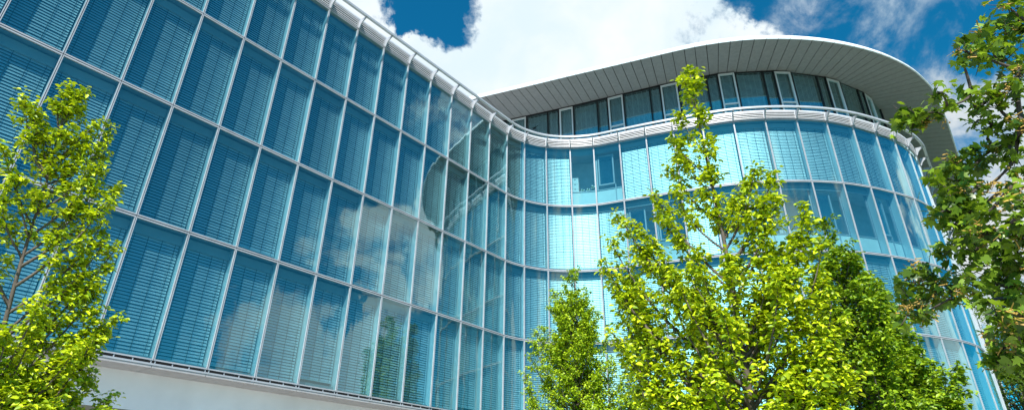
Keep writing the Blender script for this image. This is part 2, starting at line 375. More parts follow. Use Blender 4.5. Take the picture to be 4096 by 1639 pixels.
def make_bay(row, c, mbs=None):
    """one bay of the double skin between node c and c+1; returns dict of mesh builders"""
    zt, zb = HS[row], HS[row + 1]
    L = blen(c); n = nsub(c); m = 1.0 / L
    w = {k: MB() for k in ('frame', 'fin', 'transom', 'pane', 'head_box', 'blind', 'sill', 'inner_window')} if mbs is None else mbs
    R_ = random.Random(row * 100 + c)
    # frame: outer caps of the mullion halves and head/foot rails
    fr = w['frame']; hw = 0.030 * m; g = 0.008 * m
    slab(fr, c + g, c + hw, -0.035, 0.012, zb + 0.012, zt - 0.012, 'frame_white')
    slab(fr, c + 1 - hw, c + 1 - g, -0.035, 0.012, zb + 0.012, zt - 0.012, 'frame_white')
    slab(fr, c + hw, c + 1 - hw, -0.033, 0.012, zt - 0.050, zt - 0.015, 'frame_white', n)
    slab(fr, c + hw, c + 1 - hw, -0.033, 0.012, zb + 0.015, zb + 0.050, 'frame_white', n)
    # fin on the left side of the bay reaching to the inner wall, and the dark joint between caps
    fn = w['fin']
    slab(fn, c - 0.014 * m, c + 0.014 * m, 0.015, 0.37, zb + 0.03, zt - 0.03, 'fin')
    slab(fn, c - g * 0.9, c + g * 0.9, -0.015, 0.014, zb, zt, 'joint_dark')
    for q in (0.2, 0.5, 0.8):
        slab(fn, c - 0.02 * m, c + 0.02 * m, 0.10, 0.12, zb + (zt - zb) * q, zb + (zt - zb) * q + 0.02, 'steel')
    tr = w['transom']
    slab(tr, c, c + 1, 0.014, 0.37, zt - 0.028, zt + 0.026, 'headbox', n)
    slab(tr, c, c + 1, -0.012, 0.013, zt - 0.012, zt + 0.012, 'joint_dark', n)
    pn = w['pane']
    z0, z1 = zb + 0.05, zt - 0.05; a, b = c + hw * 0.9, c + 1 - hw * 0.9
    vs = []; nn = n * 2 if n > 1 else 1
    for k in range(nn + 1):
        cc = a + (b - a) * k / nn; vs += [G(cc, 0.0, z0), G(cc, 0.0, z1)]
    pn.add(vs, [(2 * k, 2 * k + 2, 2 * k + 3, 2 * k + 1) for k in range(nn)], 'tinted_glass')
    kind = OPEN.get((row, c))
    hb = w['head_box']; e = 0.030 * m
    slab(hb, c + e, c + 1 - e, 0.21, 0.30, zt - 0.36, zt - 0.09, 'headbox', n)
    if kind is None:
        bl = w['blind']
        gap = R_.choice([0.10, 0.14, 0.20, 0.24, 0.12, 0.16]); zl = zb + gap; z = zt - 0.37
        ang = math.radians(R_.uniform(71, 76)); h = 0.074 * math.sin(ang); dd = 0.074 * math.cos(ang); x0, x1 = c + 0.05 * m, c + 1 - 0.05 * m
        while z - h > zl:
            vs = []; jt = R_.uniform(-0.004, 0.004)
            for k in range(n + 1):
                cc = x0 + (x1 - x0) * k / n
                vs += [G(cc, 0.265 + dd / 2 + jt, z), G(cc, 0.2625 + jt, z - h * 0.5), G(cc, 0.265 - dd / 2 + jt, z - h)]
            fs = []
            for k in range(n):
                a0 = 3 * k; fs += [(a0, a0 + 1, a0 + 4, a0 + 3), (a0 + 1, a0 + 2, a0 + 5, a0 + 4)]
            bl.add(vs, fs, 'blind_metal'); z -= SLAT_PITCH
        slab(bl, x0, x1, 0.25, 0.28, z - 0.03, z + 0.01, 'blind_metal', n)
        for q in (0.09, 0.36, 0.64, 0.91):
            cc = x0 + (x1 - x0) * q
            slab(bl, cc - 0.006 * m, cc + 0.006 * m, 0.236, 0.239, z, zt - 0.36, 'blind_cord')
    else:
        iw = w['inner_window']
        zs = zb + 1.0
        slab(iw, c + 0.02 * m, c + 1 - 0.02 * m, 0.40, 0.46, zb + 0.03, zs, 'spandrel', n)
        slab(iw, c + 0.02 * m, c + 1 - 0.02 * m, 0.37, 0.463, zs + 0.001, zs + 0.05, 'frame_white', n)
        slab(iw, c + 0.02 * m, c + 0.09 * m, 0.385, 0.45, zs + 0.05, zt - 0.15, 'frame_white')
        slab(iw, c + 1 - 0.09 * m, c + 1 - 0.02 * m, 0.385, 0.45, zs + 0.05, zt - 0.15, 'frame_white')
        if kind == 'window':
            q0, q1 = c + 0.13 * m, c + 0.95 * m
            slab(iw, q0, q1, 0.36, 0.43, zs + 0.28, zs + 0.35, 'frame_white', n)
            slab(iw, q0, q1, 0.36, 0.43, zt - 0.52, zt - 0.45, 'frame_white', n)
            slab(iw, q0, q0 + 0.07 * m, 0.36, 0.43, zs + 0.35, zt - 0.52, 'frame_white')
            slab(iw, q1 - 0.07 * m, q1, 0.36, 0.43, zs + 0.35, zt - 0.52, 'frame_white')
            slab(iw, q1 + 0.001, q1 + 0.05 * m, 0.37, 0.44, zb + 0.04, zs + 0.28, 'frame_white')
            iw.add([G(q0, 0.40, zs + 0.3), G(q1, 0.40, zs + 0.3), G(q1, 0.40, zt - 0.5), G(q0, 0.40, zt - 0.5)], [(0, 1, 2, 3)], 'room_glass')
        # back of the room
        slab(iw, c, c + 1, 1.55, 1.60, zb + 0.03, zt - 0.12, 'interior_light', n)
    si = w['sill']
    slab(si, c + e, c + 1 - e, 0.15, 0.25, zb + 0.05, zb + 0.13 + R_.choice([0, 0.0, 0.04]), 'headbox', n)
    return w


def finish_bay(w, name, row, c):
    root = part(w['frame'], name)
    for k in ('fin', 'transom', 'pane', 'head_box', 'blind', 'sill', 'inner_window'):
        if w[k].f: part_child(w[k].build(k, None, k == 'pane' and c >= 8), root)
    return root


def part_child(o, root):
    o.parent = root; o.matrix_parent_inverse = Matrix.Identity(4)


for row in range(4):
    for c in range(CMIN + 1, 26):
        w = make_bay(row, c)
        root = finish_bay(w, 'window' if c < 8 else 'curved_window', row, c)
        if (row, c) in OPEN: root['label'] = 'window bay with its blind raised, showing the sill and inner frame'
far = {k: MB() for k in ('frame', 'fin', 'transom', 'pane', 'head_box', 'blind', 'sill', 'inner_window')}
fm = MB()
for row in range(4):
    for c in range(26, CMAX):
        make_bay(row, c, {k: fm for k in far})
o = part(fm, 'far_windows', label='far side of the facade seen almost edge on'); o['kind'] = 'stuff'

# inner walls, floor slabs, terrace
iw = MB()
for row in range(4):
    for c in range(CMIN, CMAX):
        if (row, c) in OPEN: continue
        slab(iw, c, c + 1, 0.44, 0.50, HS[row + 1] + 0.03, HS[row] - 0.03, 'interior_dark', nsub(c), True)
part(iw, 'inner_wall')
fs_ = MB()
for row in range(5):
    for c in range(CMIN, CMAX):
        slab(fs_, c, c + 1, 0.38, 3.0 if row else 3.0, HS[row] - 0.10, HS[row] + 0.02, 'interior_light' if 0 < row < 4 else 'slab', nsub(c), False)
part(fs_, 'floor_slab')
te = MB()
for c in range(CMIN, CMAX): slab(te, c, c + 1, 0.14, 3.2, HS[0] + 0.40, HS[0] + 0.46, 'slab', nsub(c), False)
part(te, 'terrace')

# louvre band, brackets and rail above the top row
for c in range(CMIN + 1, CMAX):
    lv = MB(); n = nsub(c); m = 1 / blen(c); z = HS[0]
    slab(lv, c, c + 1, -0.05, 0.02, z + 0.014, z + 0.055, 'frame_white', n)
    for k in range(4):
        zz = z + 0.115 + 0.098 * k
        slab(lv, c + 0.04 * m, c + 1 - 0.04 * m, -0.055, -0.038, zz - 0.016, zz + 0.016, 'louvre', n)
    slab(lv, c, c + 1, 0.115, 0.13, z + 0.03, z + 0.46, 'upper_dark', n)
    slab(lv, c, c + 1, -0.06, 0.12, z + 0.462, z + 0.54, 'louvre', n)
    slab(lv, c, c + 0.035 * m, -0.05, 0.044, z + 0.056, z + 0.461, 'louvre')
    slab(lv, c + 1 - 0.035 * m, c + 1, -0.05, 0.044, z + 0.056, z + 0.461, 'louvre')
    if c < 26: part(lv, 'louvre_panel')
    else:
        fm2 = globals().setdefault('farlv', MB())
        for f, mi in zip(lv.f, lv.m): fm2.add([lv.v[i] for i in f], [tuple(range(len(f)))], lv.mats[mi])
o = part(farlv, 'far_louvres'); o['kind'] = 'stuff'
prof = [(0.0, 0.0), (0.03, -0.03), (0.07, 0.02), (0.12, 0.14), (0.22, 0.25), (0.40, 0.33), (0.43, 0.36), (0.42, 0.40), (0.30, 0.41), (0.10, 0.43), (0.05, 0.44)]
for c in range(CMIN + 1, CMAX):
    b = MB(); vs = []; m = 1 / blen(min(c, CMAX - 1)); k = len(prof)
    for s_ in (-0.02, 0.02):
        for (o_, h_) in prof: vs.append(G(c + s_ * m, -o_ - 0.062, HS[0] + h_))
    fs = [tuple(range(k))[::-1], tuple(range(k, 2 * k))] + [(i, (i + 1) % k, (i + 1) % k + k, i + k) for i in range(k)]
    b.add(vs, fs, 'frame_white'); part(b, 'bracket')
rl = MB()
for c in range(CMIN + 1, CMAX - 1):
    slab(rl, c, c + 1, -0.53, -0.41, HS[0] + 0.405, HS[0] + 0.44, 'louvre', nsub(c), False)
    slab(rl, c, c + 1, -0.545, -0.532, HS[0] + 0.37, HS[0] + 0.47, 'frame_white', nsub(c), False)
part(rl, 'rail')

# ledge under the glass, white base wall, dark recess
lg = MB(); bw = MB(); rc = MB()
for c in range(CMIN, CMAX):
    n = nsub(c); m = 1 / blen(c); z = HS[4]
    slab(lg, c, c + 1, -0.035, 0.0, z - 0.10, z - 0.055, 'frame_white', n, True)
    slab(lg, c, c + 1, 0.02, 0.05, z - 0.10, z + 0.0, 'joint_dark', n, False)
    for q in (0.04, 0.35, 0.66, 0.97):
        slab(lg, c + q - 0.008, c + q + 0.008, -0.02, 0.019, z - 0.054, z + 0.012, 'frame_white')
    slab(lg, c + 0.006 * m, c + 1 - 0.006 * m, -0.02, 0.90, z - 0.17, z - 0.101, 'ledge_grey', n)
    slab(bw, c, c + 1, 0.88, 1.1, HS[4] - 1.10, z - 0.171, 'render_white', n, False)
    slab(rc, c, c + 1, 0.885, 2.6, HS[4] - 1.2, HS[4] - 1.103, 'recess', n, False)
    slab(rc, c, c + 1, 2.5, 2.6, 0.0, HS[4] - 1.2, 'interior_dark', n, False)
part(lg, 'ledge'); part(bw, 'base_wall'); part(rc, 'recessed_ground_floor')

# ------------------------------------------------------------------ upper storey and roof
ZR = 21.0 + CAMZ
def to_path(pts):
    p = [Vector(q) for q in pts]; s = [0]
    for a, b in zip(p, p[1:]): s.append(s[-1] + (b - a).length)
    return p, s
def on_path(P, S, t):
    t = max(S[0], min(S[-1] - 1e-6, t))
    i = max(k for k in range(len(S)) if S[k] <= t); i = min(i, len(P) - 2)
    u = (t - S[i]) / (S[i + 1] - S[i])
    p0 = P[i - 1] if i else 2 * P[0] - P[1]; p1, p2 = P[i], P[i + 1]; p3 = P[i + 2] if i + 2 < len(P) else 2 * p2 - p1
    return 0.5 * ((2 * p1) + (p2 - p0) * u + (2 * p0 - 5 * p1 + 4 * p2 - p3) * u * u + (3 * p1 - p0 - 3 * p2 + p3) * u ** 3)
dS = Vector((math.cos(math.radians(-21.7)), math.sin(math.radians(-21.7))))
o0 = Vector((0.81, 26.6)); i0 = Vector((2.07, 28.88))
OUT = [o0 - dS * 9, o0 - dS * 4, o0] + [Vector(q) for q in ((2.68, 25.84), (4.56, 25.10), (6.45, 24.35), (8.44, 23.56), (9.48, 23.19), (10.64, 22.90), (11.79, 22.70), (12.99, 22.61), (14.19, 22.61),
      (15.37, 22.71), (16.55, 22.91), (17.68, 23.19), (18.84, 23.57), (19.86, 24.00), (20.9, 24.54), (21.83, 25.13), (22.72, 25.81), (23.47, 26.44), (24.54, 27.60), (26.35, 29.55), (29.73, 33.49), (34.22, 38.53), (38.8, 43.7))]
INN = [i0 - dS * 9, i0 - dS * 4, i0] + [Vector(q) for q in ((4.22, 28.02), (6.42, 27.03), (8.24, 26.28), (10.08, 25.56), (11.37, 25.19), (12.4, 25.05), (13.69, 24.97), (15.5, 25.08), (17.41, 25.58), (18.95, 26.24),
      (20.13, 26.98), (20.96, 27.66), (21.73, 28.43), (22.62, 29.63), (24.5, 31.9), (27.9, 36.0), (32.3, 41.3), (36.5, 46.4))]
OP, OS = to_path(OUT); IP, IS = to_path(INN)
def s_near(P, S, q):
    best = min(((on_path(P, S, t) - q).length, t) for t in np.arange(0, S[-1], 0.1)); return best[1]
pairs = [((0.81 - 8.0 * dS.x, 26.6 - 8.0 * dS.y), (0.81 - 8.0 * dS.x + 1.19, 26.6 - 8 * dS.y + 2.09)), ((0.81, 26.6), (2.0, 28.69)), ((9.53, 23.17), (10.44, 25.40)), ((11.2, 22.78), (11.78, 25.11)), ((14.77, 22.64), (15.0, 25.03)),
         ((15.95, 22.8), (15.93, 25.19)), ((17.68, 23.17), (17.21, 25.5)), ((19.86, 23.99), (18.53, 26.08)), ((21.78, 25.08), (19.63, 26.63)), ((23.47, 26.46), (20.72, 27.38)),
         ((26.35, 29.55), (22.9, 30.0)), ((34.22, 38.53), (30.5, 39.1)), ((38.2, 43.0), (34.6, 44.0))]
mo = [s_near(OP, OS, Vector(a)) for a, b in pairs]; mi_ = [s_near(IP, IS, Vector(b)) for a, b in pairs]
sf = MB(); back_ = MB(); fa = MB(); rf = MB(); fa2 = MB()
s = mo[0] + 0.2; joints = []
while s < mo[-1]:
    joints.append(s); s += 0.504 if s < s_near(OP, OS, Vector((7.4, 23.97))) else 0.585
for a, b in zip(joints, joints[1:]):
    ia, ib = np.interp([a, b], mo, mi_); g = 0.016
    A0, A1 = on_path(OP, OS, a + g), on_path(OP, OS, b - g); B0, B1 = on_path(IP, IS, ia + g * 0.9), on_path(IP, IS, ib - g * 0.9)
    B0 = B0 + (B0 - A0) * 0.06; B1 = B1 + (B1 - A1) * 0.06
    z = ZR
    sf.add([(*A0, z), (*A1, z), (*B1, z), (*B0, z), (*A0, z + 0.03), (*A1, z + 0.03), (*B1, z + 0.03), (*B0, z + 0.03)],
           [(0, 3, 2, 1), (4, 5, 6, 7), (0, 1, 5, 4), (1, 2, 6, 5), (2, 3, 7, 6), (3, 0, 4, 7)], 'soffit')
    A0, A1 = on_path(OP, OS, a), on_path(OP, OS, b); B0, B1 = on_path(IP, IS, ia), on_path(IP, IS, ib)
    C0 = B0 + (B0 - A0) * 0.6; C1 = B1 + (B1 - A1) * 0.6
    back_.add([(*A0, z + 0.045), (*A1, z + 0.045), (*C1, z + 0.045), (*C0, z + 0.045)], [(0, 3, 2, 1)], 'soffit_joint')
    # fascia: a rounded white lip in pieces with fine joints, and a perforated upturn standing on it
    t_ = (A1 - A0).normalized(); nrm = Vector((t_.y, -t_.x))
    F0, F1 = on_path(OP, OS, a + 0.006), on_path(OP, OS, b - 0.006)
    pr = [(-0.02, 0.0), (0.045, -0.015), (0.06, 0.03), (0.03, 0.13), (-0.04, 0.20)]
    vs = []
    for q in (F0, F1):
        for (oo, hh) in pr: vs.append((q.x + nrm.x * oo, q.y + nrm.y * oo, z + hh))
    fa.add(vs, [(i, i + 5, i + 6, i + 1) for i in range(4)], 'fascia')
    vs = []
    for q in (F0, F1):
        for (oo, hh) in ((-0.045, 0.19), (-0.10, 0.34), (-0.12, 0.34), (-0.06, 0.19)): vs.append((q.x + nrm.x * oo, q.y + nrm.y * oo, z + hh))
    fa2.add(vs, [(0, 4, 5, 1), (1, 5, 6, 2), (2, 6, 7, 3)], 'fascia')
    rf.add([(A0.x - nrm.x * .05, A0.y - nrm.y * .05, z + 0.21), (A1.x - nrm.x * .05, A1.y - nrm.y * .05, z + 0.21), (C1.x, C1.y, z + 0.42), (C0.x, C0.y, z + 0.42)], [(0, 1, 2, 3)], 'roofing')
part(sf, 'roof_soffit'); part(back_, 'roof_deck'); part(fa, 'roof_edge', smooth=False); part(fa2, 'roof_upturn'); part(rf, 'roof')

# upper windows, measured along the inner path
ZU0 = HS[0] + 0.46; ZU1 = ZR
def U(s, d, z):
    p = on_path(IP, IS, s); t = (on_path(IP, IS, s + 0.05) - on_path(IP, IS, s - 0.05)).normalized()
    return Vector((p.x - t.y * d, p.y + t.x * d, z))
def uslab(mb, s0, s1, d0, d1, z0, z1, mat):
    vs = []
    for s in (s0, s1): vs += [U(s, d0, z0), U(s, d1, z0), U(s, d1, z1), U(s, d0, z1)]
    mb.add(vs, [(0, 1, 5, 4), (1, 2, 6, 5), (2, 3, 7, 6), (3, 0, 4, 7), (3, 2, 1, 0), (4, 5, 6, 7)], mat)
sF = s_near(IP, IS, Vector((5.42, 27.49)))
uw = MB()
k = -5; bird_root = None
while True:
    s0 = sF + 3.02 * k; k += 1
    if s0 < 0.1: continue
    if s0 > IS[-1] - 3.2: break
    z0, z1 = ZU0 + 0.02, ZU1 - 0.10
    # framed opening light
    f = MB(); W = 0.90
    uslab(f, s0 + 0.02, s0 + 0.10, -0.04, 0.06, z0, z1, 'upper_frame'); uslab(f, s0 + W - 0.10, s0 + W - 0.02, -0.04, 0.06, z0, z1, 'upper_frame')
    uslab(f, s0 + 0.10, s0 + W - 0.10, -0.038, 0.06, z1 - 0.10, z1, 'upper_frame'); uslab(f, s0 + 0.10, s0 + W - 0.10, -0.038, 0.06, z0 + 0.9, z0 + 0.97, 'upper_frame')
    uslab(f, s0 + 0.16, s0 + W - 0.16, -0.05, -0.039, z1 - 0.12, z1 - 0.105, 'upper_frame')
    root = part(f, 'upper_window')
    def pane(sa, sb, nm='pane', cords=2, root=root):
        p = MB(); p.add([U(sa, 0.02, z0), U(sb, 0.02, z0), U(sb, 0.02, z1 - 0.02), U(sa, 0.02, z1 - 0.02)], [(0, 1, 2, 3)], 'room_glass'); part_child(p.build('pane'), root)
        bl = MB(); z = z1 - 0.05; low = z0 + random.choice([0.5, 0.7, 0.9, 0.6])
        while z > low:
            bl.add([U(sa + 0.03, 0.20, z), U(sb - 0.03, 0.20, z), U(sb - 0.03, 0.16, z - 0.06), U(sa + 0.03, 0.16, z - 0.06)], [(0, 1, 2, 3)], 'upper_blind'); z -= 0.075
        for j in range(cords):
            q = sa + (sb - sa) * (j + 0.5) / cords
            bl.add([U(q - .006, 0.12, z0), U(q + .006, 0.12, z0), U(q + .006, 0.12, z1), U(q - .006, 0.12, z1)], [(0, 1, 2, 3)], 'upper_cord')
        part_child(bl.build('blind'), root)
    pane(s0 + 0.10, s0 + W - 0.10)
    g = MB(); s1 = s0 + W
    for a_, w_ in ((s1, 0.07), (s1 + 1.47, 0.08), (s0 + 2.95, 0.07)): uslab(g, a_, a_ + w_, -0.03, 0.05, z0, z1, 'upper_dark')
    root = part(g, 'upper_window_mullions')
    pane(s1 + 0.07, s1 + 1.47, cords=5, root=root); pane(s1 + 1.55, s0 + 2.95, cords=2, root=root)
    if k == -1 + 0: bird_root = (root, s1)
    gg = MB(); uslab(gg, s0, s0 + 3.02, 0.0, 0.2, z1, ZR + 0.04, 'upper_dark'); part_child(gg.build('head'), root)
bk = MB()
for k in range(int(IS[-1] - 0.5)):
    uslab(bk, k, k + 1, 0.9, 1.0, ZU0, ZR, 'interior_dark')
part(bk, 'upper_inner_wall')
if bird_root:
    # black bird-shaped anti-collision sticker: body, two swept wings and a forked tail
    root, s1 = bird_root
    c_ = at_z(2142, 515, 19.2); 
    c_ = at_dist(2142, 515, 29.3); sb = s_near(IP, IS, Vector((c_.x, c_.y))); zc = c_.z
    shp = [(-0.26, -0.13), (-0.10, -0.02), (-0.16, 0.06), (-0.05, 0.05), (0.05, 0.10), (0.26, 0.13), (0.12, 0.03), (0.08, -0.03), (0.16, -0.10), (0.02, -0.06), (-0.10, -0.08)]
    d = MB(); vs = [U(sb + a, 0.012, zc + b) for a, b in shp]; d.add(vs, [tuple(range(len(shp)))], 'decal')
    part_child(d.build('bird_sticker'), root)

# ------------------------------------------------------------------ things on the sill behind the glass
def box_thing(u, z, lab):
    p = G(u, 0.62, z); t = tangent(u); ax = (Vector((t.x, t.y, 0)), Vector((-t.y, t.x, 0)), Vector((0, 0, 1)))
    r = empty('storage_box', lab, 'box', p, 'white storage boxes')
    b = MB(); b.box((0, 0, 0.14), (0.38, 0.28, 0.28), 'box_white', ax); b.build('carton', r)
    l = MB(); l.box((0, 0, 0.262), (0.395, 0.295, 0.06), 'box_white', ax); l.build('lid', r)
    h = MB(); h.box(-ax[1] * 0.141 + Vector((0, 0, 0.19)), (0.09, 0.01, 0.03), 'decal', ax); h.build('handle_hole', r)
    cu = bpy.data.curves.new('number', 'FONT'); cu.body = '50'; cu.size = 0.12; cu.materials.append(MAT['upper_frame'])
    tmp = bpy.data.objects.new('tmp', cu); COL.objects.link(tmp); bpy.context.view_layer.update()
    me = bpy.data.meshes.new_from_object(tmp.evaluated_get(bpy.context.evaluated_depsgraph_get())); bpy.data.objects.remove(tmp)
    to = bpy.data.objects.new('number', me); COL.objects.link(to); to.parent = r
    mm = Matrix.Identity(4)
    for i in range(3): mm[i][0] = ax[0][i]; mm[i][1] = ax[2][i]; mm[i][2] = -ax[1][i]
    pos = -ax[1] * 0.143 - ax[0] * 0.10 + Vector((0, 0, 0.05))
    for i in range(3): mm[i][3] = pos[i]
    to.matrix_local = mm
zsill = HS[1] + 1.052
ss = MB(); slab(ss, 11.02, 11.98, 0.463, 0.80, HS[1] + 1.0, HS[1] + 1.05, 'spandrel', 4); part(ss, 'window_shelf')
box_thing(11.17, zsill, 'bottom white storage box of the stack on the window shelf')
box_thing(11.17, zsill + 0.295, 'middle white storage box of the stack on the window shelf')
box_thing(11.17, zsill + 0.59, 'top white storage box of the stack on the window shelf')
for u, hgt, lab in ((11.45, 0.10, 'small white flowerpot next to the storage boxes'), (11.66, 0.12, 'white flowerpot in the middle of the window shelf'), (11.84, 0.28, 'potted white orchid at the right end of the window shelf')):
    r = empty('potted_plant', lab, 'potted plant', G(u, 0.62, zsill), 'flowerpots on the window shelf')
    b = MB(); b.tube([(0, 0, 0), (0, 0, 0.10), (0, 0, 0.12), (0, 0, 0.10)], [0.045, 0.06, 0.065, 0.05], 'box_white', 10); b.build('pot', r)
    b = MB()
    for j in range(5):
        a = j * 1.3; b.tube([(0, 0, 0.08), (0.03 * math.cos(a), 0.03 * math.sin(a), 0.1 + hgt * .5), (0.08 * math.cos(a), 0.08 * math.sin(a), 0.1 + hgt)], [0.006, 0.005, 0.004], 'stem_green', 4)
    b.build('stem', r)
    b = MB()
    for j in range(8):
        a = j * 2.4; q = Vector((0.08 * math.cos(a), 0.08 * math.sin(a), 0.1 + hgt * (0.7 + 0.05 * j)))
        b.add([q + Vector((0.045 * math.cos(x), 0.01 * math.sin(2 * x), 0.045 * math.sin(x))) for x in np.linspace(0, 5.5, 7)], [tuple(range(7))], 'petal' if j % 2 else 'stem_green')
    b.build('flower', r)

# ------------------------------------------------------------------ ground
g = MB(); g.add([(-400, -400, 0), (400, -400, 0), (400, 400, 0), (-400, 400, 0)], [(0, 1, 2, 3)], 'paving')
o = g.build('ground'); o['kind'] = 'structure'
g = MB(); g.add([(7, -60, .004), (120, -60, .004), (120, 120, .004), (34, 38, .004), (23, 25.5, .004), (14, 22.5, .004), (6, 24, .004)], [(0, 1, 2, 3, 4, 5, 6)], 'added_dark_grass')  # unseen dark sheet, added to cut light bounced up to the right-hand soffit
o = g.build('added_dark_lawn'); o['kind'] = 'structure'


# ------------------------------------------------------------------ trees
def leaves_mesh(name, pos, size, mat, kind='oval', tilt=0.5, seed=1, parent=None, tone=None, width=0.58, out=None):
    R = np.random.default_rng(seed); n = len(pos); pos = np.asarray(pos); size = np.broadcast_to(size, (n,)) * R.uniform(0.7, 1.25, n)
    # leaf axis: outward and slightly drooping; normal: mostly upward
    az = R.uniform(0, 2 * np.pi, n)
    ax = np.stack([np.cos(az), np.sin(az), R.normal(-0.35, 0.35, n)], 1)
    if out is not None: ax[:, :2] += out[:, :2] * 0.9
    ax /= np.linalg.norm(ax, axis=1)[:, None]
    up = np.stack([R.normal(0, tilt, n), R.normal(-0.35, tilt, n), np.ones(n)], 1)
    sd = np.cross(up, ax); sd /= np.linalg.norm(sd, axis=1)[:, None]; nm = np.cross(ax, sd)
    if kind == 'oval':     # folded pointed oval
        tpl = [(0, 0, 0), (0.30, 0.5, 0.10), (0.68, 0.42, 0.10), (1, 0, -0.08), (0.68, -0.42, 0.10), (0.30, -0.5, 0.10), (0.5, 0, -0.02)]
        faces = [(0, 6, 2, 1), (6, 3, 2), (0, 5, 4, 6), (6, 4, 3)]
        faces = [(0, 6, 2, 1), (6, 3, 2, 2), (0, 5, 4, 6), (6, 4, 3, 3)]
    else:                  # five pointed lobes
        tpl = [(0, 0, 0), (0.02, 0.30, .04), (0.22, 0.62, -.05), (0.34, 0.30, .05), (0.62, 0.58, -.06), (0.62, 0.20, .04), (1.0, 0, -.08),
               (0.62, -0.20, .04), (0.62, -0.58, -.06), (0.34, -0.30, .05), (0.22, -0.62, -.05), (0.02, -0.30, .04), (0.4, 0, 0)]
        faces = [(12, 0, 1, 3), (1, 2, 3, 3), (12, 3, 5, 5), (3, 4, 5, 5), (12, 5, 6, 7), (12, 7, 9, 9), (7, 8, 9, 9), (12, 9, 11, 0), (9, 10, 11, 11)]
    tp = np.array(tpl); W = width
    V = (pos[:, None, :] + size[:, None, None] * (tp[None, :, 0, None] * ax[:, None, :] + W * tp[None, :, 1, None] * sd[:, None, :] + tp[None, :, 2, None] * nm[:, None, :])).reshape(-1, 3)
    k = len(tpl); lv = []; ls = []
    base = (np.arange(n) * k)[:, None]
    idx = []; starts = []; 
    loops = []; cnt = []
    for f in faces:
        ff = list(dict.fromkeys(f)); cnt.append(len(ff)); loops.append(base + np.array(ff)[None, :])
    L = np.concatenate(loops, 1).ravel()
    cnts = np.tile(cnt, n); st = np.concatenate([[0], np.cumsum(cnts)[:-1]])
    me = bpy.data.meshes.new(name); me.vertices.add(len(V)); me.vertices.foreach_set('co', V.ravel())
    me.loops.add(len(L)); me.loops.foreach_set('vertex_index', L.astype(np.int32)); me.polygons.add(len(cnts)); me.polygons.foreach_set('loop_start', st.astype(np.int32))
    me.update(calc_edges=True); me.validate()
    at = me.attributes.new('tone', 'FLOAT', 'POINT')
    tn = R.uniform(0, 1, n) if tone is None else np.clip(tone + R.normal(0, 0.22, n), 0, 1)
    at.data.foreach_set('value', np.repeat(tn, k).astype(np.float32))
    me.materials.append(MAT[mat]); ob = bpy.data.objects.new(name, me); COL.objects.link(ob)
    if parent is not None: ob.parent = parent
    return ob


def bez(a, b, c, n):
    return [(a * (1 - t) ** 2 + b * 2 * t * (1 - t) + c * t * t) for t in np.linspace(0, 1, n)]


